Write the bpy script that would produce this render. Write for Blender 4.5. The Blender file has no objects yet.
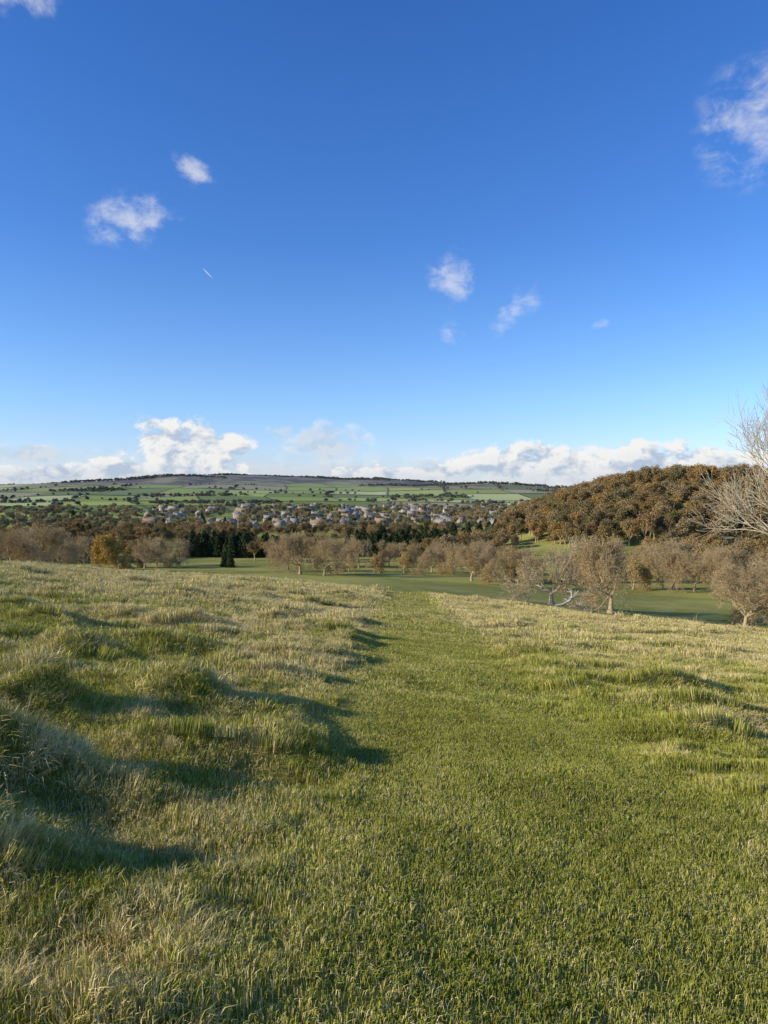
import bpy, math, random
import numpy as np
from mathutils import Vector
random.seed(7)
RNG=np.random.default_rng(11)
scene=bpy.context.scene
scene.view_settings.view_transform='Standard'
scene.view_settings.look='None'
scene.view_settings.exposure=0
EYE=1.6

# ------------------------------------------------------------------ noise + terrain
def _h(ix,iy,s):
    n=(ix.astype(np.int64)*374761393+iy.astype(np.int64)*668265263+s*1442695041)&0x7fffffff
    n=((n^(n>>13))*1274126177)&0x7fffffff
    n=n^(n>>16)
    return (n&0xffff)/65535.0
def vn(x,y,s=0):
    x=np.asarray(x,float);y=np.asarray(y,float)
    ix=np.floor(x);iy=np.floor(y);fx=x-ix;fy=y-iy
    fx=fx*fx*(3-2*fx);fy=fy*fy*(3-2*fy)
    a=_h(ix,iy,s);b=_h(ix+1,iy,s);c=_h(ix,iy+1,s);d=_h(ix+1,iy+1,s)
    return a+(b-a)*fx+(c-a)*fy+(a-b-c+d)*fx*fy
def fbm(x,y,s=0,o=4):
    t=0;a=.5;w=0
    for i in range(o):
        t=t+a*vn(x*2**i+i*17.3,y*2**i-i*9.1,s+i);w+=a;a*=.5
    return t/w
def ss(x,a,b):
    t=np.clip((np.asarray(x,float)-a)/(b-a),0,1);return t*t*(3-2*t)
CY=np.array([-3000,-400,-60,0,25,50,62,80,110,160,210,260,330,420,600,900,1200,1600,2200,2800,3800,6000,9000,14000],float)
CZ=np.array([60,34,5,-1.6,-4.35,-7.1,-8.5,-11.3,-15.6,-21.3,-26.5,-31,-35.5,-38.5,-41,-41.5,-36.5,-27,-9,-1,10,-30,-80,-160],float)+EYE
_d=np.diff(CZ)/np.diff(CY)
_m=np.zeros_like(CZ);_m[0]=_d[0];_m[-1]=_d[-1]
for i in range(1,len(CZ)-1):
    _m[i]=0 if _d[i-1]*_d[i]<=0 else 2*_d[i-1]*_d[i]/(_d[i-1]+_d[i])
def prof(y):
    y=np.clip(y,CY[0],CY[-1]);i=np.clip(np.searchsorted(CY,y)-1,0,len(CY)-2)
    h=CY[i+1]-CY[i];t=(y-CY[i])/h
    return (2*t**3-3*t*t+1)*CZ[i]+(t**3-2*t*t+t)*h*_m[i]+(-2*t**3+3*t*t)*CZ[i+1]+(t**3-t*t)*h*_m[i+1]
def pathmask(x,y):
    w=0.35*(vn(y/1.7,y*0+3,5)-.5)+0.5*(vn(y/5.,y*0+9,6)-.5)
    xl=x-0.019*y+w
    return ss(xl,-1.05,-.45)*(1-ss(xl,2.0,2.8))
def hill(x,y):
    xp=x-0.2*(y-600)
    return (42+6*(fbm(x/90,y/110,17,2)-.5))*ss(xp,60,240)*ss(y,400,610)*(1-ss(y,1000,1700))*(1-ss(x,900,2500))
MR=random.Random(3)
MOUNDS=[(-2.5,4.7,.45,.30,.40),(-3.3,4.2,.6,.3,.30),(-2.15,7.7,.45,.36,.22),(-3.4,6.2,.7,.32,.22),(-1.7,5.9,.5,.28,.08),(-1.6,9.9,.55,.4,.12),
 (-4.2,9.6,.9,.4,.24),(-2.1,3.5,.45,.22,.24),(-1.35,13,.6,.5,.16),(-1.1,17,.6,.7,.2),(-3.,13.5,.8,.5,.22),(-1.0,21,.6,.9,.22),
 (3.6,8.6,.45,.3,.17),(4.6,12,.6,.4,.22),(3.3,16,.5,.5,.17),(4.0,6.2,.4,.3,.15)]
for _ in range(230):
    yy=MR.uniform(2.5,45)**1.0;xx=MR.uniform(-1,1)*(.75*yy+3)
    if -1.8<xx-.019*yy<3.2: continue
    k=MR.uniform(.4,1.2)*(1+yy/60);MOUNDS.append((xx,yy,.45*k,.28*k,(.18 if xx<0 else .13)*MR.uniform(.7,1.2)*k**.5))
def mounds(x,y):
    x=np.asarray(x,float);y=np.asarray(y,float);t=np.zeros(x.shape)
    for a,b,rx,ry,h in MOUNDS:
        m=(np.abs(x-a)<rx*2.6)&(np.abs(y-b)<ry*2.6)
        if m.ndim==0:
            if m: t=t+h*np.exp(-(((x-a)/rx)**2+((y-b)/ry)**2))
            continue
        t[m]+=h*np.exp(-(((x[m]-a)/rx)**2+((y[m]-b)/ry)**2))
    return t
def H(x,y,micro=True):
    x=np.asarray(x,float);y=np.asarray(y,float)
    z=prof(y)
    b=np.interp(y,[-100,60,150,420],[.09,.09,.065,0.0])
    z=z-b*70*np.tanh(x/70)
    z=z-2.2*ss(x,25,75)*ss(y,90,140)*(1-ss(y,200,300))
    z=z-2.0*ss(x,7,32)*ss(y,36,62)*(1-ss(y,110,240))-.45*ss(-x,6,26)*ss(y,30,50)
    ridge=66*np.exp(-((x+740)/580)**2)+24*np.exp(-((x+20)/380)**2)+14*(fbm(x/300,y/450,31,4)-.5)*2
    z=z+ridge*ss(y,1900,3700)
    z=z+hill(x,y)
    far=ss(y,120,500)
    z=z+far*3.0*(fbm(x/160,y/160,40,3)-.5)
    z=z+ss(y,1200,2200)*26*(fbm(x/400,y/300,50,3)-.5)
    z=z+18*np.exp(-((y-2500)/260)**2-((x-330)/330)**2)+14*np.exp(-((y-2700)/260)**2-((x+1350)/450)**2)
    if micro:
        d=np.hypot(x,y)
        pm=pathmask(x,y)
        m=(1-pm)*(1-ss(d,90,200))
        lf=ss(-x,-1,1.5)
        b1=fbm(x/3.0,y/1.3,60,3)-.5
        b2=fbm(x/.95+5,y/.55,70,3)-.5
        b3=fbm(x/8.,y/5.,80,2)-.5
        tus=ss(vn(x/.75+3,y/.6,99),.62,.95)
        z=z+m*((0.27+.08*lf)*b1+0.24*b2+.35*b3+.08*tus+mounds(x,y)+.05*lf*ss(y,1.5,5))
        z=z+pm*(1-ss(d,90,200))*(0.10*(fbm(x/1.8,y/1.5,90,2)-.5)-.03)
    return z

# ------------------------------------------------------------------ node helper
class NT:
    def __init__(s,t): s.t=t
    def n(s,ty,**p):
        n=s.t.nodes.new(ty)
        for k,v in p.items(): setattr(n,k,v)
        return n
    def put(s,sock,v):
        if isinstance(v,bpy.types.NodeSocket): s.t.links.new(v,sock)
        elif v is not None:
            if isinstance(v,(tuple,list)) and len(v)==3 and sock.type=='RGBA': v=(*v,1)
            sock.default_value=v
    def m(s,op,a,b=None,c=None,clamp=False):
        n=s.n('ShaderNodeMath',operation=op,use_clamp=clamp)
        for i,v in enumerate((a,b,c)):
            if v is not None: s.put(n.inputs[i],v)
        return n.outputs[0]
    def ss(s,x,a,b,lo=0.,hi=1.,kind='SMOOTHSTEP'):
        n=s.n('ShaderNodeMapRange',interpolation_type=kind)
        for i,v in enumerate((x,a,b,lo,hi)): s.put(n.inputs[i],v)
        return n.outputs[0]
    def mix(s,f,a,b,bt='MIX'):
        n=s.n('ShaderNodeMix',data_type='RGBA',blend_type=bt)
        s.put(n.inputs[0],f);s.put(n.inputs[6],a);s.put(n.inputs[7],b)
        return n.outputs[2]
    def noise(s,v,sc,det=3,rough=.55,dist=0.,dim='2D'):
        n=s.n('ShaderNodeTexNoise',noise_dimensions=dim)
        s.put(n.inputs['Vector'],v)
        n.inputs['Scale'].default_value=sc;n.inputs['Detail'].default_value=det
        n.inputs['Roughness'].default_value=rough;n.inputs['Distortion'].default_value=dist
        return n.outputs[0]
    def xyz(s,v):
        n=s.n('ShaderNodeSeparateXYZ');s.put(n.inputs[0],v);return n.outputs
    def comb(s,x,y,z):
        n=s.n('ShaderNodeCombineXYZ')
        for i,v in enumerate((x,y,z)): s.put(n.inputs[i],v)
        return n.outputs[0]
    def pos(s): return s.n('ShaderNodeNewGeometry').outputs['Position']
    def attr(s,nm): return s.n('ShaderNodeAttribute',attribute_name=nm).outputs['Fac']
    def rnd(s): return s.n('ShaderNodeObjectInfo').outputs['Random']
def newmat(name):
    m=bpy.data.materials.new(name);m.use_nodes=True
    m.node_tree.nodes.clear()
    t=NT(m.node_tree);o=t.n('ShaderNodeOutputMaterial')
    return m,t,o
def simple(t,o,col,rough=None,spec=.1,normal=None):
    if rough is None:
        a=t.n('ShaderNodeBsdfDiffuse');t.put(a.inputs[0],col)
        if normal is not None: t.t.links.new(normal,a.inputs['Normal'])
    else:
        a=t.n('ShaderNodeBsdfPrincipled');t.put(a.inputs['Base Color'],col)
        a.inputs['Roughness'].default_value=rough;a.inputs['Specular IOR Level'].default_value=spec
    t.t.links.new(a.outputs[0],o.inputs[0])

def dryness(t,p):
    x,y,z=t.xyz(p)
    n1=t.noise(p,.22,1,.5);n2=t.noise(p,1.2,3,.6)
    d=t.m('ADD',t.m('MULTIPLY',n1,.8),t.m('MULTIPLY',n2,1.1))
    d=t.ss(d,.74,1.22)
    xl=t.m('SUBTRACT',x,t.m('MULTIPLY',y,.019))
    xl=t.m('ADD',xl,t.m('MULTIPLY',n2,1.2))
    pm=t.m('MULTIPLY',t.ss(xl,-.6,.3),t.ss(xl,3.4,2.4))
    d=t.m('ADD',d,t.ss(y,3.5,32.,-.12,.55))
    d=t.m('MULTIPLY',d,t.m('SUBTRACT',1.,t.m('MULTIPLY',pm,.68)),clamp=True)
    return d,pm,n1,n2

def blade_mat(name,bias,ga=(.205,.23,.022),gb=(.42,.42,.06)):
    m,t,o=newmat(name);p=t.pos()
    d,pm,n1,n2=dryness(t,p)
    tt=t.attr('t');hh=t.attr('hh')
    f=t.ss(t.m('SUBTRACT',t.m('ADD',t.m('MULTIPLY',d,.75),bias),tt),-.1,.14)
    g=t.mix(t.ss(n2,.3,.7),ga,gb)
    g=t.mix(t.m('MULTIPLY',tt,.5),g,(.50,.48,.09))
    s=t.mix(t.m('FRACT',t.m('MULTIPLY',tt,7.3)),(.90,.73,.37),(.66,.52,.20))
    c=t.mix(f,g,s)
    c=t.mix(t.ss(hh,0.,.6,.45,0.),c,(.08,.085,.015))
    simple(t,o,c)
    return m

def mesh_from(name,V,F,mats=(),attrs=None,smooth=False,mi=None):
    me=bpy.data.meshes.new(name)
    me.vertices.add(len(V));me.vertices.foreach_set('co',np.ascontiguousarray(V,dtype=np.float32).ravel())
    if not isinstance(F,(list,tuple)): F=[F]
    F=[np.asarray(f,dtype=np.int32) for f in F if len(f)]
    tot=np.concatenate([np.full(len(f),f.shape[1],np.int32) for f in F])
    idx=np.concatenate([f.ravel() for f in F])
    me.loops.add(len(idx));me.loops.foreach_set('vertex_index',idx)
    me.polygons.add(len(tot));st=np.concatenate([[0],np.cumsum(tot)[:-1]]).astype(np.int32)
    me.polygons.foreach_set('loop_start',st);me.polygons.foreach_set('loop_total',tot)
    if smooth: me.polygons.foreach_set('use_smooth',np.ones(len(tot),bool))
    for m in mats: me.materials.append(m)
    if mi is not None: me.polygons.foreach_set('material_index',np.asarray(mi,np.int32))
    if attrs:
        for k,v in attrs.items():
            a=me.attributes.new(k,'FLOAT','POINT');a.data.foreach_set('value',np.asarray(v,np.float32))
    me.update(calc_edges=True);me.validate()
    return me
def link(ob,par=None):
    scene.collection.objects.link(ob)
    if par: ob.parent=par
    return ob

nx,ny=800,1000
u=np.linspace(-1,1,nx);gx=3.0*np.sinh(8.6*u)
v0=-math.asinh(3000/3.2);v1=math.asinh(13000/3.2)
gy=4+3.2*np.sinh(np.linspace(v0,v1,ny))
X,Y=np.meshgrid(gx,gy);Z=H(X,Y)-.022*(1-ss(np.hypot(X,Y),60,90))
ii=np.arange(nx*ny).reshape(ny,nx)
F=np.stack([ii[:-1,:-1].ravel(),ii[:-1,1:].ravel(),ii[1:,1:].ravel(),ii[1:,:-1].ravel()],1)
gm,t,o=newmat('meadow_ground')
p=t.pos();x,y,z=t.xyz(p)
d,pm,n1,n2=dryness(t,p)
dist=t.n('ShaderNodeVectorMath',operation='LENGTH');t.put(dist.inputs[0],p);dist=dist.outputs['Value']
near=t.mix(n2,(.12,.13,.025),(.24,.23,.06))
nz=t.noise(p,.35,4,.7)
mid=t.mix(d,(.28,.30,.07),(.56,.49,.22))
mid=t.mix(t.ss(nz,.35,.7),t.mix(.35,mid,(.10,.11,.035)),mid)
c=t.mix(t.ss(dist,45.,75.),near,mid)
simple(t,o,c)
fm,t,o=newmat('farmland')
p=t.pos();x,y,z=t.xyz(p)
nz=t.noise(p,.35,4,.7)
mid=t.mix(t.ss(t.noise(p,.12,3),.42,.66),(.31,.30,.07),(.48,.42,.18))
mid=t.mix(t.ss(nz,.35,.7),t.mix(.35,mid,(.10,.11,.035)),mid)
park=t.mix(t.ss(t.noise(p,.022,4,.65),.38,.62),(.24,.24,.055),(.42,.39,.10))
park=t.mix(t.m('MULTIPLY',t.ss(t.noise(p,.25,4,.7),.42,.68),.55),park,(.38,.32,.14))
uu=t.m('DIVIDE',t.m('ADD',x,t.m('ADD',t.m('MULTIPLY',t.m('SINE',t.m('DIVIDE',y,240.)),60.),t.m('MULTIPLY',y,.22))),170.)
vv=t.m('DIVIDE',t.m('ADD',y,t.m('MULTIPLY',t.m('SINE',t.m('DIVIDE',x,300.)),90.)),230.)
fu=t.m('FLOOR',uu);fv=t.m('FLOOR',vv)
wn=t.n('ShaderNodeTexWhiteNoise',noise_dimensions='2D');t.put(wn.inputs['Vector'],t.comb(fu,fv,0.))
w=wn.outputs['Value']
cr=t.n('ShaderNodeValToRGB');t.put(cr.inputs[0],w);e=cr.color_ramp;e.interpolation='CONSTANT'
e.elements[0].color=(.31,.37,.10,1);e.elements[1].position=.25;e.elements[1].color=(.40,.45,.13,1)
for ps,c in ((.45,(.20,.25,.09,1)),(.6,(.52,.54,.23,1)),(.75,(.31,.36,.10,1)),(.86,(.38,.34,.19,1))):
    q=e.elements.new(ps);q.color=c
eu=t.m('MULTIPLY',t.m('ABSOLUTE',t.m('SUBTRACT',t.m('FRACT',t.m('ADD',uu,.5)),.5)),170.)
ev=t.m('MULTIPLY',t.m('ABSOLUTE',t.m('SUBTRACT',t.m('FRACT',t.m('ADD',vv,.5)),.5)),230.)
edge=t.ss(t.m('MINIMUM',t.m('MULTIPLY',eu,1.),t.m('MULTIPLY',ev,.22)),5.,2.)
field=t.mix(t.m('MULTIPLY',edge,.9),cr.outputs[0],(.09,.095,.065))
moor=t.mix(t.ss(t.noise(p,.005,5,.65),.42,.58),(.12,.10,.075),(.28,.26,.14))
hz=t.m('ADD',z,t.m('MULTIPLY',t.m('SUBTRACT',t.noise(p,.0025,4),.5),80.))
field=t.mix(t.ss(hz,12.,22.),field,moor)
field=t.mix(t.ss(y,1300.,4200.,0.,.36),field,(.30,.36,.42))  # distance haze painted into the surface colour, bluer further out
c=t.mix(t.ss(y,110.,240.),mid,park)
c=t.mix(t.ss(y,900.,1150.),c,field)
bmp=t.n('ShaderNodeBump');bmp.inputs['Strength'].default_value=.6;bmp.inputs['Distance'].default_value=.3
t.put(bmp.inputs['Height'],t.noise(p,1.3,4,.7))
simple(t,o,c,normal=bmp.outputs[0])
yc=Y[:-1,:-1].ravel();xc=X[:-1,:-1].ravel()
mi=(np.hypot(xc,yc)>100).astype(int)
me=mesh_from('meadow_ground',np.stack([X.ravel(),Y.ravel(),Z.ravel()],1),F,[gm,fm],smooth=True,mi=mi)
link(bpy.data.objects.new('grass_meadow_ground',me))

# ------------------------------------------------------------------ instancing helper
def instancer(name,P,rot,scl,idx,srcs):
    col=bpy.data.collections.new(name+'_parts')
    for s in srcs: col.objects.link(s)
    me=bpy.data.meshes.new(name);n=len(P)
    me.vertices.add(n);me.vertices.foreach_set('co',np.asarray(P,np.float32).ravel())
    for k,vv_ in (('rot',rot),('scl',scl)):
        a=me.attributes.new(k,'FLOAT_VECTOR','POINT');a.data.foreach_set('vector',np.asarray(vv_,np.float32).ravel())
    a=me.attributes.new('idx','INT','POINT');a.data.foreach_set('value',np.asarray(idx,np.int32))
    ob=link(bpy.data.objects.new(name,me))
    g=bpy.data.node_groups.new(name+'_gn','GeometryNodeTree')
    g.interface.new_socket('Geometry',in_out='INPUT',socket_type='NodeSocketGeometry')
    g.interface.new_socket('Geometry',in_out='OUTPUT',socket_type='NodeSocketGeometry')
    N=g.nodes;L=g.links
    gi=N.new('NodeGroupInput');go=N.new('NodeGroupOutput');iop=N.new('GeometryNodeInstanceOnPoints')
    ci=N.new('GeometryNodeCollectionInfo');ci.inputs['Collection'].default_value=col
    ci.inputs['Separate Children'].default_value=True;ci.inputs['Reset Children'].default_value=True
    def na(nm,ty):
        q=N.new('GeometryNodeInputNamedAttribute');q.data_type=ty;q.inputs['Name'].default_value=nm
        return q.outputs['Attribute']
    er=N.new('FunctionNodeEulerToRotation');L.new(na('rot','FLOAT_VECTOR'),er.inputs[0])
    L.new(gi.outputs[0],iop.inputs['Points']);L.new(ci.outputs[0],iop.inputs['Instance'])
    iop.inputs['Pick Instance'].default_value=True
    L.new(na('idx','INT'),iop.inputs['Instance Index']);L.new(er.outputs[0],iop.inputs['Rotation'])
    L.new(na('scl','FLOAT_VECTOR'),iop.inputs['Scale']);L.new(iop.outputs[0],go.inputs[0])
    md=ob.modifiers.new('scatter','NODES');md.node_group=g
    return ob

# ------------------------------------------------------------------ grass
def blades(name,n,rad,h0,h1,w0,w1,lean,mat,seed,square=False,pale=0.,clump=False):
    r=np.random.default_rng(seed)
    if square: bx=r.uniform(-rad,rad,n);by=r.uniform(-rad,rad,n)
    else:
        rr=rad*np.abs(r.normal(0,.45,n));a=r.random(n)*6.283
        bx=rr*np.cos(a);by=rr*np.sin(a)
    h=r.uniform(h0,h1,n);w=r.uniform(w0,w1,n);az=r.random(n)*6.283
    oa=np.arctan2(by,bx)+r.normal(0,.8,n) if clump else r.random(n)*6.283
    le=h*r.uniform(.2,1,n)*lean
    tt=r.random(n)
    lay=r.random(n)<pale
    h=np.where(lay,h*.6,h);le=np.where(lay,le+.04,le);tt=np.where(lay,.0,tt*.98+.02)
    sx=np.cos(az)*w/2;sy=np.sin(az)*w/2;lx=np.cos(oa)*le;ly=np.sin(oa)*le
    V=np.zeros((n,5,3));V[:,0]=np.stack([bx-sx,by-sy,-.03+0*h],1);V[:,1]=np.stack([bx+sx,by+sy,-.03+0*h],1)
    V[:,2]=np.stack([bx+sx*.8+lx*.35,by+sy*.8+ly*.35,h*.62],1);V[:,3]=np.stack([bx-sx*.8+lx*.35,by-sy*.8+ly*.35,h*.62],1)
    V[:,4]=np.stack([bx+lx,by+ly,h*r.uniform(.75,1.05,n)],1)
    b=np.arange(n)*5
    Q=np.stack([b,b+1,b+2,b+3],1);T=np.stack([b+3,b+2,b+4],1)
    hh=np.tile([0,0,.62,.62,1.],n)
    me=mesh_from(name,V.reshape(-1,3),[Q,T],[mat],{'t':np.repeat(tt,5),'hh':hh})
    return bpy.data.objects.new(name,me)
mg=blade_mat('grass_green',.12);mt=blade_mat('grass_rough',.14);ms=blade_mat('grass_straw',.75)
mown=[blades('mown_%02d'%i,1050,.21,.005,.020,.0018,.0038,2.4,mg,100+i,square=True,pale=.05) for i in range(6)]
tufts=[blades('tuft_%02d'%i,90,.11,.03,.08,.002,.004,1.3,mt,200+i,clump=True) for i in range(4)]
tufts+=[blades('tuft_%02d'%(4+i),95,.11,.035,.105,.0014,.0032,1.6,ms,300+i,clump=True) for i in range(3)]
def stalks(name,seed):
    r=np.random.default_rng(seed);n=7
    Vs=[];Fs=[];k=0
    for i in range(n):
        a=r.random()*6.28;b=r.random(2)*.12-.06;h=r.uniform(.14,.27);le=r.uniform(.06,.2)
        pts=[np.array([b[0]+math.cos(a)*le*s_*s_,b[1]+math.sin(a)*le*s_*s_,h*s_*(1-.15*s_)]) for s_ in (0,.35,.7,1)]
        w=[.0013,.0012,.0011,.0008]
        for ax in ((1,0,0),(0,1,0)):
            for j in range(3):
                A=np.array(ax)
                Vs+= [pts[j]-A*w[j],pts[j]+A*w[j],pts[j+1]+A*w[j+1],pts[j+1]-A*w[j+1]];Fs.append((k,k+1,k+2,k+3));k+=4
        dd=pts[3]-pts[2];dd/=np.linalg.norm(dd)
        for j in range(8):
            c=pts[3]-dd*.007*j+r.normal(0,.003,3);s2=.004
            Vs+=[c-dd*s2,c+r.normal(0,.003,3),c+dd*s2,c+r.normal(0,.003,3)];Fs.append((k,k+1,k+2,k+3));k+=4
    V=np.array(Vs);return bpy.data.objects.new(name,mesh_from(name,V,np.array(Fs),[ms],{'t':np.full(len(V),.1),'hh':np.full(len(V),1.)}))
tufts+=[stalks('tuft_07',1),stalks('tuft_08',2)]

def sample(r0,r1,sp,half=56,jit=.5):
    a=np.arange(-r1,r1,sp);b=np.arange(-2 if r1<10 else 0,r1,sp)
    A,B=np.meshgrid(a,b);A=A.ravel()+RNG.uniform(-jit,jit,A.size)*sp;B=B.ravel()+RNG.uniform(-jit,jit,B.size)*sp
    r=np.hypot(A,B);az=np.degrees(np.abs(np.arctan2(A,B)))
    k=(r>=r0)&(r<r1)&((az<half)|(r<2.5));return A[k],B[k]
def orient(x,y,spin,e=.12):
    hx=(H(x+e,y)-H(x-e,y))/(2*e);hy=(H(x,y+e)-H(x,y-e))/(2*e)
    n=np.stack([-hx,-hy,np.ones_like(hx)],1);n/=np.linalg.norm(n,axis=1)[:,None]
    c=np.stack([np.cos(spin),np.sin(spin),0*spin],1)
    xa=c-n*(c*n).sum(1)[:,None];xa/=np.linalg.norm(xa,axis=1)[:,None]
    ya=np.cross(n,xa)
    return np.stack([np.arctan2(ya[:,2],n[:,2]),-np.arcsin(np.clip(xa[:,2],-1,1)),np.arctan2(xa[:,1],xa[:,0])],1)
P=[];R=[];S=[];I=[]
for r0,r1,sp,sc,sz in ((0,9.1,.31,1,1),(8.9,20.2,.53,1.7,1.4),(19.8,42.5,1.0,3.2,2.0),(41.5,85,1.9,6.,3.0)):
    a,b=sample(r0,r1,sp,jit=.13);n=len(a)
    pmk=pathmask(a,b)
    P.append(np.stack([a,b,H(a,b)+.002],1));R.append(orient(a,b,RNG.random(n)*6.28,.15*sc))
    q=RNG.uniform(1.0,1.2,n)
    S.append(np.stack([sc*q,sc*q,sz*q*(1+1.2*(1-pmk))*RNG.uniform(.8,1.25,n)],1));I.append(RNG.integers(0,6,n))
instancer('mown_grass',np.concatenate(P),np.concatenate(R),np.concatenate(S),np.concatenate(I),mown)
P=[];R=[];S=[];I=[]
for r0,r1,sp,sc,sz in ((0,7,.115,1,1),(7,16,.2,1.6,1.2),(16,35,.37,2.7,1.5),(35,90,.8,4.8,2.0)):
    a,b=sample(r0,r1,sp);pmk=pathmask(a,b)
    cl=fbm(a/1.1,b/.8,123,3);dr=fbm(a/2.2+9,b/1.5,321,3);mo=mounds(a,b)
    keep=(RNG.random(len(a))>pmk*1.03)&(RNG.random(len(a))<.18+1.2*ss(cl,.40,.64)+3*mo)
    a,b,cl,dr,pmk,mo=a[keep],b[keep],cl[keep],dr[keep],pmk[keep],mo[keep];n=len(a)
    P.append(np.stack([a,b,H(a,b)],1));R.append(orient(a,b,RNG.random(n)*6.28))
    tus=np.clip(ss(vn(a/.75+3,b/.6,99),.62,.95)*.6+ss(mo,.10,.22),0,1)
    q=RNG.uniform(.5,1.1,n)*(.5+.7*ss(cl,.38,.7)+.65*tus)*(1-.5*pmk)
    S.append(np.stack([sc*q,sc*q,sz*q],1))
    u_=RNG.random(n);straw=u_<.04+.5*ss(dr,.52,.70)+.6*tus+.28*ss(b,8,35)
    idx=np.where(straw,4+RNG.integers(0,3,n),RNG.integers(0,4,n))
    st=(RNG.random(n)<.012)&(np.hypot(a,b)<20);idx=np.where(st,7+RNG.integers(0,2,n),idx)
    I.append(idx)
instancer('rough_grass',np.concatenate(P),np.concatenate(R),np.concatenate(S),np.concatenate(I),tufts)

# ------------------------------------------------------------------ trees
def norm(a):
    l=math.sqrt(a[0]**2+a[1]**2+a[2]**2) or 1;return (a[0]/l,a[1]/l,a[2]/l)
def grow(segs,tips,r_,p,d,L,r,lev,mx,o):
    n=4 if lev<=1 else (3 if lev<mx else 2)
    st=L/n
    for i in range(n):
        w=o['wig']*(0.4 if lev==0 else 1)
        d=norm((d[0]+r_.uniform(-w,w),d[1]+r_.uniform(-w,w),d[2]+r_.uniform(-w,w)+(o['up'] if lev>0 else .1)))
        q=(p[0]+d[0]*st,p[1]+d[1]*st,p[2]+d[2]*st);r2=r*o.get('tp',.88)
        segs.append((p,q,r,r2))
        if lev<mx and (i>=1 if lev>0 else i>=n-1-o.get('low',0)) and i<n-(0 if lev==0 else 1)+0:
            kid(segs,tips,r_,q,d,L,r2*.72,lev,mx,o,1.)
        p=q;r=r2
    if lev<mx:
        k=o['top'] if lev==0 else 2
        for j in range(k): kid(segs,tips,r_,p,d,L,r*(.8 if lev else .7),lev,mx,o,.75 if lev else 1.)
        if lev>0: grow(segs,tips,r_,p,d,L*o['ratio'],r*.85,lev+1,mx,o)
    else: tips.append((p,d))
def kid(segs,tips,r_,p,d,L,r,lev,mx,o,am):
    a=math.radians(r_.uniform(*o['ang']))*am
    while True:
        v=(r_.uniform(-1,1),r_.uniform(-1,1),r_.uniform(-1,1))
        dt=v[0]*d[0]+v[1]*d[1]+v[2]*d[2];v=(v[0]-dt*d[0],v[1]-dt*d[1],v[2]-dt*d[2])
        if v[0]**2+v[1]**2+v[2]**2>.05: break
    v=norm(v);nd=tuple(d[i]*math.cos(a)+v[i]*math.sin(a) for i in range(3))
    grow(segs,tips,r_,p,nd,L*(o['first'] if lev==0 else o['ratio'])*r_.uniform(.75,1.15),r,lev+1,mx,o)
def tubes(segs,rmin):
    A=np.array([s[0] for s in segs]);B=np.array([s[1] for s in segs])
    ra=np.maximum([s[2] for s in segs],rmin);rb=np.maximum([s[3] for s in segs],rmin*.8)
    Vs=[];Fs=[];off=0
    for k,sel in ((7,ra>.12),(3,ra<=.12)):
        if not sel.any(): continue
        a,b,r1,r2=A[sel],B[sel],ra[sel],rb[sel];d=b-a;l=np.linalg.norm(d,axis=1)[:,None]+1e-9;d=d/l
        b=b+d*r2[:,None]*.4
        up=np.where(np.abs(d[:,2:3])>.9,np.array([[1.,0,0]]),np.array([[0,0,1.]]))
        e1=np.cross(d,up);e1/=np.linalg.norm(e1,axis=1)[:,None];e2=np.cross(d,e1)
        an=np.arange(k)/k*2*np.pi
        ring=e1[:,None]*np.cos(an)[None,:,None]+e2[:,None]*np.sin(an)[None,:,None]
        V=np.concatenate([a[:,None]+ring*r1[:,None,None],b[:,None]+ring*r2[:,None,None]],1)
        n=len(a);base=off+np.arange(n)[:,None]*2*k;j=np.arange(k)[None];j2=(j+1)%k
        Q=np.stack([base+j,base+j2,base+k+j2,base+k+j],2).reshape(-1,4)
        Vs.append(V.reshape(-1,3));Fs.append(Q);off+=n*2*k
    return np.concatenate(Vs),np.concatenate(Fs)
def leafquads(C,size,rg):
    n=len(C);a=rg.normal(size=(n,3));a/=np.linalg.norm(a,axis=1)[:,None]
    b=rg.normal(size=(n,3));b=np.cross(a,b);b/=np.linalg.norm(b,axis=1)[:,None]
    s=size*rg.uniform(.5,1.2,(n,1))
    V=np.stack([C-a*s,C+b*s*.6,C+a*s,C-b*s*.6],1).reshape(-1,3)
    F=np.arange(4*n).reshape(n,4);return V,F
def bark(name,c0,c1):
    m,t,o=newmat(name);p=t.n('ShaderNodeTexCoord').outputs['Object']
    c=t.mix(t.noise(p,2.5,3,.7,dim='3D'),c0,c1)
    c=t.mix(t.m('MULTIPLY',t.rnd(),.3),c,(.30,.21,.12))
    simple(t,o,c);return m
def leafmat(name,cols):
    m,t,o=newmat(name);cr=t.n('ShaderNodeValToRGB');t.put(cr.inputs[0],t.rnd())
    e=cr.color_ramp;e.elements[0].color=(*cols[0],1);e.elements[1].color=(*cols[-1],1)
    for i,c in enumerate(cols[1:-1]): q=e.elements.new((i+1)/(len(cols)-1));q.color=(*c,1)
    tt=t.attr('t');c=t.mix(t.m('MULTIPLY',tt,.6),cr.outputs[0],t.mix(1.,cr.outputs[0],(.5,.48,.45),'MULTIPLY'))
    simple(t,o,c);return m
bk=bark('oak_bark',(.36,.27,.15),(.58,.44,.26))
bkp=bark('pale_bark',(.50,.41,.27),(.70,.61,.43))
lf_r=leafmat('tan_leaves',[(.50,.34,.13),(.58,.40,.15),(.44,.34,.15),(.58,.38,.12)])
lf_o=leafmat('orange_leaves',[(.60,.38,.09),(.62,.41,.11)])
lf_w=leafmat('wood_leaves',[(.30,.20,.09),(.40,.26,.10),(.22,.18,.08),(.46,.28,.09),(.37,.28,.15),(.19,.18,.07),(.28,.20,.10)])
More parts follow.
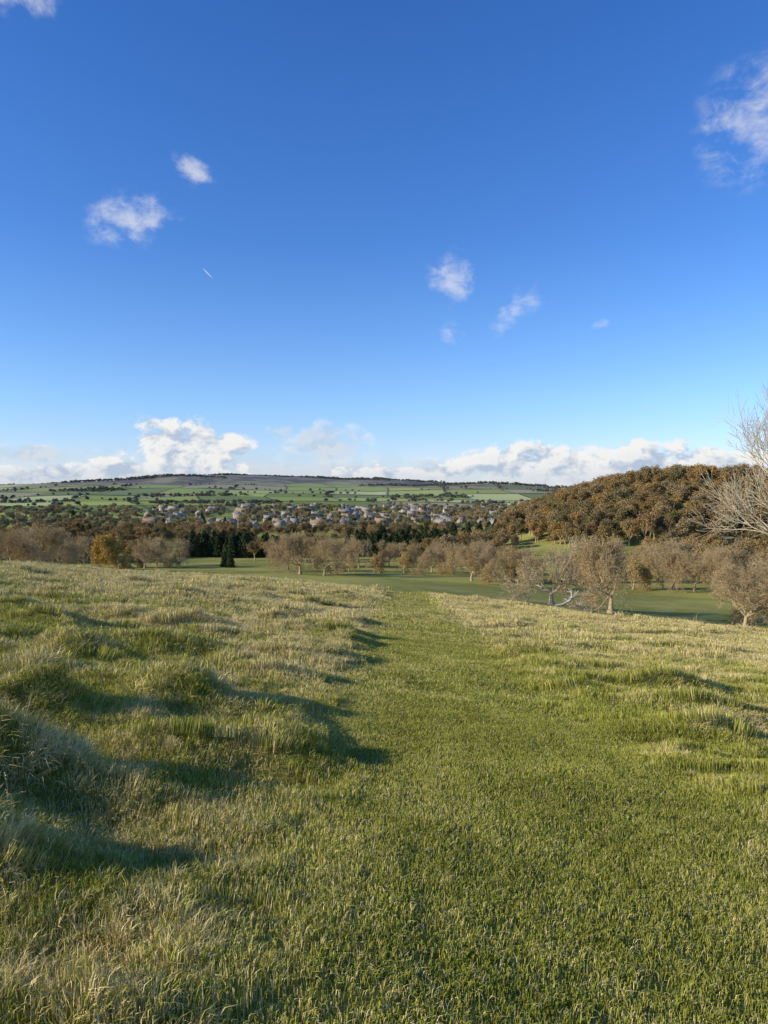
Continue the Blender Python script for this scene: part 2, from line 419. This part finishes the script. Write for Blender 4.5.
lf_c=leafmat('conifer_needles',[(.06,.085,.035),(.09,.115,.045),(.07,.09,.045)])
lf_v=leafmat('village_leaves',[(.36,.30,.18),(.44,.35,.19),(.30,.27,.16),(.46,.33,.15),(.24,.25,.13),(.18,.20,.10)])
lf_f=leafmat('far_leaves',[(.22,.21,.18),(.27,.24,.19),(.19,.20,.17),(.17,.19,.15)])  # greyed leaf colours, aerial haze painted into the far trees
OAK=dict(wig=.34,up=.05,ang=(35,70),ratio=.70,first=1.45,top=4,low=0)
ASH=dict(wig=.24,up=.08,ang=(25,55),ratio=.72,first=1.35,top=4,low=0)
WOOD=dict(wig=.22,up=.12,ang=(25,55),ratio=.68,first=1.0,top=3,low=0)
def make_tree(name,seed,Hh,opt,mx,leaf=None,nleaf=0,lsize=.2,bm=None,r0=.45,rmin=.02,width=None,pc=92):
    r_=random.Random(seed);segs=[];tips=[]
    grow(segs,tips,r_,(0,0,-.3),(0,0,1),3.2,r0,0,mx,opt)
    segs.append(((0,0,-.6),(0,0,.5),r0*1.5,r0*1.0))
    V,F=tubes(segs,rmin)
    top=np.percentile(V[:,2],99.7);sc=Hh/top
    T=np.array([q[0] for q in tips])
    V=V*sc;T=T*sc
    if width:
        rad=np.percentile(np.hypot(V[:,0],V[:,1]),pc);k=width/rad
        def sq(A):
            h=np.clip(A[:,2]/ (Hh*.25),0,1)[:,None];A[:,:2]*=(1+(k-1)*h);return A
        V=sq(V);T=sq(T)
    mats=[bm or bk];Fs=[F];mi=np.zeros(len(F));tt=np.zeros(len(V))
    if leaf is not None and nleaf:
        rg=np.random.default_rng(seed)
        C=np.repeat(T,nleaf,0)+rg.normal(0,lsize*1.4,(len(T)*nleaf,3))
        LV,LF=leafquads(C,lsize,rg);Fs=[np.concatenate([F,LF+len(V)])];mi=np.concatenate([mi,np.ones(len(LF))])
        tt=np.concatenate([tt,np.repeat(rg.random(len(LF)),4)]);V=np.concatenate([V,LV]);mats.append(leaf)
    return mesh_from(name,V,Fs,mats,{'t':tt},mi=mi)
def make_conifer(name,seed,Hh,leaf):
    rg=np.random.default_rng(seed);C=[]
    for k in range(34):
        f=k/34;z=Hh*(.08+.9*f);R=Hh*.30*(1-f)**.62+.15
        nb=int(8+10*(1-f))
        for j in range(nb):
            a=rg.random()*6.28;rr=R*rg.uniform(.7,1.15)
            for q in np.linspace(.25,1,6):
                C.append((math.cos(a)*rr*q,math.sin(a)*rr*q,z-rr*.22*q*q+rg.normal(0,.2)))
    C=np.array(C);LV,LF=leafquads(C,.55,rg)
    V,F=tubes([((0,0,-.3),(0,0,Hh*.5),.3,.18),((0,0,Hh*.5),(0,0,Hh*.96),.18,.03)],.03)
    mi=np.concatenate([np.zeros(len(F)),np.ones(len(LF))]);tt=np.concatenate([np.zeros(len(V)),np.repeat(rg.random(len(LF)),4)])
    return mesh_from(name,np.concatenate([V,LV]),[np.concatenate([F,LF+len(V)])],[bk,leaf],{'t':tt},mi=mi)
oaks=[make_tree('oak_a',3,14,OAK,6,lf_r,1,.12,width=8.6,r0=.6,rmin=.028),make_tree('oak_b',8,14,OAK,6,lf_r,1,.11,width=8,r0=.55,rmin=.028),
      make_tree('oak_c',15,14,OAK,6,lf_r,1,.16,width=7.2,r0=.5,rmin=.024)]
oak_pale=make_tree('oak_pale',21,14,OAK,6,lf_r,1,.12,bm=bkp,r0=.8,width=7.5,rmin=.024)
rus=[make_tree('beech_a',31,13,OAK,5,lf_r,8,.22,width=6),make_tree('beech_b',35,13,OAK,5,lf_o,14,.26,width=6.5)]
wood=[make_tree('wood_%02d'%i,50+i,13,WOOD,5,lf_w,2,.42,width=5.5,pc=97) for i in range(3)]
vilt=[make_tree('vil_%02d'%i,60+i,12,WOOD,4,lf_v,8,.5,width=5.5,pc=97) for i in range(3)]
con=[make_conifer('zcon_%02d'%i,70+i,14,lf_c) for i in range(2)]
def put(mesh,name,x,y,s=1.,rz=None,sink=.15):
    ob=link(bpy.data.objects.new(name,mesh));ob.location=(x,y,float(H(x,y))-sink)
    ob.rotation_euler=(0,0,random.uniform(0,6.28) if rz is None else rz);ob.scale=(s,s,s);return ob
K=740.
def at(b,d): return (b/K*d,d)
put(oak_pale,'oak_tree',*at(168,162),1.05,1.0)
put(oaks[0],'oak_tree',*at(228,152),1.15,2.2)
put(oaks[1],'oak_tree',*at(364,136),1.0,.4)
put(oaks[2],'oak_tree',*at(388,150),.95,3.1)
for b,d,k,s in ((-84,275,0,1.1),(-60,268,2,1.),(-96,300,1,1.),(88,262,1,1.),(70,300,2,.9),(118,240,2,.9),(112,265,0,.9),(40,285,2,.6),
                (-25,330,0,.9),(5,340,1,.85),(30,350,2,.8),(-45,340,1,1.),(60,335,0,.9),(140,280,1,.9),(-70,330,0,1.),(48,310,1,.8),(-35,300,2,.75),(92,300,0,1.),(15,365,0,.8),
                (290,250,0,1.),(312,242,1,1.05),(330,265,2,1.),(275,280,1,1.1),(355,230,0,1.1),(255,300,2,1.),(385,240,1,1.1),(300,300,0,1.1),
                (-345,270,0,1.2),(-375,285,1,1.25),(-205,330,2,.9),(-400,260,2,1.1),(-325,300,1,1.),(-228,345,0,1.),(-360,320,2,1.2),(-300,320,0,1.),(-240,320,1,.9)):
    put(oaks[k],'oak_tree',*at(b,d),s)
put(rus[1],'beech_tree',*at(-276,268),1.0)
for b,d,k,s in ((-255,330,0,.9),(190,290,0,.8),(20,300,0,.6),(-10,290,0,.6),(250,250,0,.8),(215,270,0,.9),(135,235,0,.7)):
    put(rus[k],'beech_tree',*at(b,d),s)
for b,d,s in ((-154,330,.55),(-160,335,.5)): put(con[0],'yew_tree',*at(b,d),s)
bare=make_tree('bare_ash',91,17.5,ASH,6,None,0,bm=bkp,r0=.42,rmin=.011,width=8.6,pc=98)
put(bare,'ash_tree',30.0,45,1.,1.6)
r_=random.Random(5);segs=[];tips=[]
grow(segs,tips,r_,(0,0,.35),(1,.2,.05),3.4,.38,1,3,dict(wig=.25,up=0,ang=(30,65),ratio=.62,first=1,top=2,tp=.86))
V,F=tubes(segs,.06);V[:,2]=np.maximum(V[:,2]*.7,-.1)
md_,t,o=newmat('dead_wood');simple(t,o,t.mix(t.noise(t.pos(),3,3,dim='3D'),(.42,.37,.29),(.62,.57,.48)))
fl=mesh_from('fallen_tree',V,F,[md_])
put(fl,'fallen_tree',*at(172,150),1.15,-.1,-.2);put(fl,'fallen_tree',*at(212,147),.9,2.9,-.1)

# woodland masses
def scatter(name,pts,srcm,idx,s0=.75,s1=1.25):
    pts=np.array(pts);n=len(pts);z=H(pts[:,0],pts[:,1],False)-.3
    s=RNG.uniform(s0,s1,n);obs=[bpy.data.objects.new('src_%s_%02d'%(name,i),m) for i,m in enumerate(srcm)]
    instancer(name,np.column_stack([pts,z]),np.column_stack([np.zeros(n),np.zeros(n),RNG.random(n)*6.28]),
              np.column_stack([s,s,s*RNG.uniform(.85,1.2,n)]),idx,obs)
def region(x0,x1,y0,y1,sp,f):
    A,B=np.meshgrid(np.arange(x0,x1,sp),np.arange(y0,y1,sp));A=A.ravel()+RNG.uniform(-.5,.5,A.size)*sp;B=B.ravel()+RNG.uniform(-.5,.5,B.size)*sp
    k=f(A,B);return np.column_stack([A[k],B[k]])
pts=region(60,800,400,950,9,lambda a,b:(hill(a,b)>4)&(fbm(a/60,b/60,7,2)>.22))
scatter('hill_woodland',pts,wood,RNG.integers(0,3,len(pts)),.6,1.3)
pp=[];ix=[]
def add(q,fn):
    pp.append(q);ix.append(fn(len(q)))
deci=lambda n:RNG.integers(0,3,n)
add(region(-450,-130,370,430,9,lambda a,b:(a/b<-.25)&(fbm(a/30,b/30,3,2)>.35)),deci)
add(region(-70,70,380,425,13,lambda a,b:(fbm(a/30,b/30,4,2)>.5)),deci)
add(region(-600,160,520,700,13,lambda a,b:(fbm(a/50,b/40,5,2)>.5)&~((a>55)&(a<130))),deci)
add(region(85,330,300,430,11,lambda a,b:(fbm(a/30,b/30,9,2)>.45)&(a>.36*b)),deci)
add(region(60,130,470,520,10,lambda a,b:(fbm(a/25,b/25,9,2)>.45)),deci)
pts=np.concatenate(pp);scatter('valley_woodland',pts,wood,np.concatenate(ix),.6,1.05)
c1=region(-130,-52,425,465,6.5,lambda a,b:(a/b>-.27)&(a/b<-.14))
c2=region(-25,50,430,465,6.5,lambda a,b:(a/b>-.05)&(a/b<.11))
c3=region(-400,100,560,620,9,lambda a,b:fbm(a/60,b/30,25,2)>.66)
pts=np.concatenate([c1,c2,c3]);scatter('conifer_plantation',pts,con,RNG.integers(0,2,len(pts)),.75,1.05)
pts=region(-700,330,730,1330,16,lambda a,b:(fbm(a/60,b/45,15,3)>.45))
scatter('village_trees',pts,vilt+[con[1]],np.where(RNG.random(len(pts))<.06,3,RNG.integers(0,3,len(pts))),.38,.9)
A=RNG.uniform(-2800,1700,110000);B=RNG.uniform(1150,3900,110000)
uu=(A+60*np.sin(B/240)+.22*B)/170;vv=(B+90*np.sin(A/300))/230
eu=np.abs((uu+.5)%1-.5)*170;ev=np.abs((vv+.5)%1-.5)*230
hw=H(A,B,False)
cop=np.zeros(A.shape,bool)
for cx,cy,rx,ry in ((-1050,3000,380,60),(150,2720,260,70),(430,2520,260,55),(-620,3650,420,60),(-1750,2850,330,60),(-150,3300,220,60),(-900,2300,120,40),(120,1900,110,30),(-500,2050,150,30),(-1300,2000,160,35),(560,2050,180,40),(300,1550,120,25),(-350,1560,140,25),(-800,1650,110,22),(-1100,3500,300,50),(200,3500,300,60)):
    cop|=((A-cx)/rx)**2+((B-cy)/ry)**2+1.2*(fbm(A/90,B/60,7,2)-.5)<1
hed=(np.minimum(eu,ev)<4)&(_h(np.floor(uu+.5),np.floor(vv),3)>.55)&(hw<20)&(RNG.random(A.size)<.8)
k=hed|(cop&(RNG.random(A.size)<.9))
far=[make_tree('far_%02d'%i,150+i,9,WOOD,3,lf_f,22,.8,width=5.5,pc=97) for i in range(2)]
pts=np.column_stack([A[k],B[k]]);scatter('hedgerow_trees',pts,far,RNG.integers(0,2,len(pts)),.25,.85)

# ------------------------------------------------------------------ village
def flat(name,c0,c1,sc=1.,rough=.9):
    m,t,o=newmat(name);p=t.n('ShaderNodeTexCoord').outputs['Object']
    simple(t,o,t.mix(t.noise(p,sc,3,dim='3D'),c0,c1),rough=rough,spec=.05);return m
stone=flat('limestone_wall',(.38,.33,.24),(.50,.44,.33));white=flat('white_render',(.66,.64,.58),(.76,.74,.68))
slate=flat('slate_roof',(.27,.24,.21),(.36,.33,.29));tile=flat('clay_tile_roof',(.28,.19,.13),(.36,.26,.18))
glass=flat('window_glass',(.03,.035,.04),(.05,.055,.06),rough=.3);door=flat('door_paint',(.08,.1,.08),(.1,.12,.1))
def boxv(x0,x1,y0,y1,z0,z1):
    v=[(x0,y0,z0),(x1,y0,z0),(x1,y1,z0),(x0,y1,z0),(x0,y0,z1),(x1,y0,z1),(x1,y1,z1),(x0,y1,z1)]
    return v,[(0,3,2,1),(4,5,6,7),(0,1,5,4),(1,2,6,5),(2,3,7,6),(3,0,4,7)]
def multi(name,bx,mat):
    V=[];F=[]
    for b in bx:
        v,f=boxv(*b);F+=[tuple(i+len(V) for i in q) for q in f];V+=v
    return mesh_from(name,np.array(V,float),np.array(F),[mat])
HS=[]
for i,(L,W,hh) in enumerate(((11,7,4.8),(16,7.5,5.2),(9,8,4.8),(22,8,5.6))):
    for wm,rm in ((stone,slate),(white,slate),(stone,tile)):
        l=L/2;w_=W/2;g=W*.45
        V=[(-l,-w_,-1),(l,-w_,-1),(l,w_,-1),(-l,w_,-1),(-l,-w_,hh),(l,-w_,hh),(l,w_,hh),(-l,w_,hh),(-l,0,hh+g),(l,0,hh+g)]
        walls=mesh_from('walls',np.array(V,float),[np.array([(0,1,5,4),(2,3,7,6)]),np.array([(1,2,6,9,5),(3,0,4,8,7)])],[wm])
        e=.4;zz=hh-.12
        RV=[(-l-e,-w_-e,zz),(l+e,-w_-e,zz),(l+e,0,hh+g+.15),(-l-e,0,hh+g+.15),(-l-e,w_+e,zz),(l+e,w_+e,zz),
            (-l-e,-w_-e,zz+.2),(l+e,-w_-e,zz+.2),(l+e,0,hh+g+.4),(-l-e,0,hh+g+.4),(-l-e,w_+e,zz+.2),(l+e,w_+e,zz+.2)]
        roof=mesh_from('roof',np.array(RV,float),np.array([(0,3,2,1),(3,4,5,2),(6,7,8,9),(9,8,11,10),(0,1,7,6),(4,10,11,5),(0,6,9,3),(3,9,10,4),(1,2,8,7),(2,5,11,8)]),[rm])
        wb=[]
        nwin=int(L//2.6)
        for s_ in (-1,1):
            for j in range(nwin):
                cx=-l+(j+.5)*L/nwin
                for z0 in (.9,3.2):
                    if s_==-1 and j==nwin//2 and z0<1: continue
                    y0=s_*w_;wb.append((cx-.5,cx+.5,min(y0,y0+s_*.03),max(y0,y0+s_*.03),z0,z0+1.15))
        win=multi('windows',wb,glass)
        cx=-l+(nwin//2+.5)*L/nwin;dr=multi('door',[(cx-.5,cx+.5,-w_-.04,-w_,0,2.1)],door)
        ch=multi('chimneys',[(-l+.3,-l+1.2,-.45,.45,hh+g-.7,hh+g+1.3),(l-1.2,l-.3,-.45,.45,hh+g-.7,hh+g+1.3)],stone)
        HS.append((walls,roof,win,dr,ch))
cnt=0;used=[]
rr=random.Random(4)
while cnt<130:
    yy=rr.uniform(740,1340);xx=rr.uniform(-.33,.2)*yy
    if rr.random()<.5: xx=rr.uniform(-.16,.19)*yy
    if any((xx-a)**2+(yy-b)**2<20**2 for a,b in used): continue
    used.append((xx,yy));k=rr.choice([0,0,2,0,2,3,3,5,6,6,8,1,3,9,4,11])
    em=link(bpy.data.objects.new('stone_house' if HS[k][0].materials[0] is stone else 'white_house',None))
    em.location=(xx,yy,float(H(xx,yy,False))+.1);em.rotation_euler=(0,0,rr.uniform(-.6,.6)+rr.choice([0,0,1.57]));em.scale=(1.08,1.08,1.08)
    for q,nm in zip(HS[k],('walls','roof','windows','door','chimneys')): link(bpy.data.objects.new(nm,q),em)
    cnt+=1

# ------------------------------------------------------------------ sun and sky
sd=Vector((-.95,-.26,0)).normalized();el=math.radians(21)
s=Vector((sd.x*math.cos(el),sd.y*math.cos(el),math.sin(el)))
sl=bpy.data.lights.new('sun','SUN');sl.energy=5.;sl.angle=math.radians(.5);sl.color=(1,.90,.71)
so=link(bpy.data.objects.new('sun',sl));so.rotation_euler=s.to_track_quat('Z','Y').to_euler();so.location=(-50,-20,60)
w=bpy.data.worlds.new('sky');scene.world=w;w.use_nodes=True;w.node_tree.nodes.clear();t=NT(w.node_tree)
try: w.cycles.sampling_method='NONE'
except Exception as ex: print('world sampling',ex)
out=t.n('ShaderNodeOutputWorld')
sky=t.n('ShaderNodeTexSky',sky_type='NISHITA');sky.sun_disc=False;sky.sun_elevation=el
sky.sun_rotation=math.atan2(s.x,s.y)%(2*math.pi);sky.altitude=200;sky.air_density=1.;sky.dust_density=.3;sky.ozone_density=2.5
g=t.n('ShaderNodeTexCoord').outputs['Generated']
x,y,z=t.xyz(g)
az=t.m('ARCTAN2',x,y);ele=t.m('ARCSINE',z)
def dirn(px,py):
    X_=(px-384)/K;Z_=(490-py)/K;return math.atan2(X_,1),math.atan2(Z_,math.hypot(1,X_))
sph=t.comb(az,ele,0.)
uv=t.comb(az,t.m('MULTIPLY',ele,1.5),0.)
def blob(px,py,rx,ry,rot=0.):
    a0,e0=dirn(px,py)
    mp=t.n('ShaderNodeMapping',vector_type='TEXTURE');t.put(mp.inputs[0],sph)
    mp.inputs['Location'].default_value=(a0,e0,0);mp.inputs['Rotation'].default_value=(0,0,math.radians(rot))
    mp.inputs['Scale'].default_value=(rx/(K*1.05),ry/(K*1.05),1)
    ln=t.n('ShaderNodeVectorMath',operation='LENGTH');t.put(ln.inputs[0],mp.outputs[0]);return ln.outputs['Value']
def mn(l):
    a=l[0]
    for b in l[1:]: a=t.m('MINIMUM',a,b)
    return t.m('SUBTRACT',1.,a)
wis=mn([blob(133,222,60,32,10),blob(197,177,32,16,-25),blob(452,282,36,36,-45),blob(513,314,46,20,42),blob(448,332,28,15,-30),
        blob(750,128,66,64,20),blob(20,6,50,18,0),blob(600,326,16,8,30)])
cum=mn([blob(192,454,72,38,-6),blob(115,470,60,13,0),blob(20,476,90,13,0),blob(500,464,56,22,0),blob(560,464,80,27,0),
        blob(640,464,90,26,0),blob(715,464,60,20,0),blob(790,480,90,20,0),blob(-90,470,90,24,0),blob(400,474,80,12,0)])
gry=mn([blob(328,444,54,28,0),blob(282,431,20,10,0),blob(250,468,60,14,0),blob(420,470,90,15,0),blob(330,472,90,14,0),blob(30,455,70,12,0)])
n1=t.noise(uv,9.,4,.62,.3);n2=t.noise(uv,26.,5,.6,.2)
off=t.n('ShaderNodeVectorMath',operation='ADD');t.put(off.inputs[0],uv);off.inputs[1].default_value=(-.012,.018,0)
n2b=t.noise(off.outputs[0],26.,3,.6,.2)
m2=t.m('SUBTRACT',n2,.5)
base=t.m('ADD',t.m('MULTIPLY',t.m('SUBTRACT',n1,.52),1.6),t.m('MULTIPLY',m2,2.4))
aw=t.m('MULTIPLY',t.ss(t.m('ADD',wis,base),.05,1.5),.60)
aw=t.m('MULTIPLY',aw,t.ss(wis,.0,.5))
ag=t.m('MULTIPLY',t.ss(t.m('ADD',gry,base),.0,.9),.75);ag=t.m('MULTIPLY',ag,t.ss(gry,.0,.2))
dc=t.m('ADD',cum,t.m('MULTIPLY',m2,2.0))
ac=t.m('MULTIPLY',t.ss(dc,.05,.4),.96);ac=t.m('MULTIPLY',ac,t.ss(cum,-.2,.1))
con_=t.m('SUBTRACT',1.,blob(209,275,9,.9,-42));ac2=t.m('MULTIPLY',t.ss(con_,0.,.9),.5)
low=t.m('MULTIPLY',t.ss(ele,.075,.0),.30)
al=t.m('MAXIMUM',t.m('MAXIMUM',t.m('MAXIMUM',aw,ag),t.m('MAXIMUM',ac,low)),ac2,clamp=True)
lit=t.m('ADD',.70,t.m('MULTIPLY',t.m('SUBTRACT',n2,n2b),4.),clamp=True)
lit=t.m('ADD',lit,t.m('MULTIPLY',t.m('SUBTRACT',.5,dc),.25),clamp=True)
lit=t.m('MULTIPLY',lit,t.ss(ele,.008,.04,.5,1.))
lit=t.m('MULTIPLY',lit,t.ss(t.m('SUBTRACT',gry,t.m('MULTIPLY',t.ss(ac,.3,.8),1.)),.0,.5,1.,.5))
ccol=t.mix(lit,(.50,.60,.75),(1.,.985,.96))
rp=t.n('ShaderNodeValToRGB');t.put(rp.inputs[0],z);e=rp.color_ramp
e.elements[0].position=.03;e.elements[0].color=(.55,.60,.88,1);e.elements[1].position=.55;e.elements[1].color=(.21,.46,.84,1)
for ps,c in ((.12,(.47,.61,.84,1)),(.31,(.29,.50,.83,1))):
    q=e.elements.new(ps);q.color=c
sk=t.mix(1.,sky.outputs[0],rp.outputs[0],'MULTIPLY')
bg=t.n('ShaderNodeBackground');t.put(bg.inputs[0],sk);bg.inputs[1].default_value=.24
bc=t.n('ShaderNodeBackground');t.put(bc.inputs[0],ccol);bc.inputs[1].default_value=.92
mx=t.n('ShaderNodeMixShader');t.put(mx.inputs[0],al);t.t.links.new(bg.outputs[0],mx.inputs[1]);t.t.links.new(bc.outputs[0],mx.inputs[2])
t.t.links.new(mx.outputs[0],out.inputs[0])

# ------------------------------------------------------------------ camera
cd=bpy.data.cameras.new('camera');cd.sensor_fit='VERTICAL';cd.sensor_height=36;cd.lens=26;cd.clip_end=30000;cd.clip_start=.05
co=link(bpy.data.objects.new('camera',cd));co.location=(0,0,float(H(0.,0.))+EYE)
co.rotation_euler=(math.radians(90-1.7),0,0)
scene.camera=co
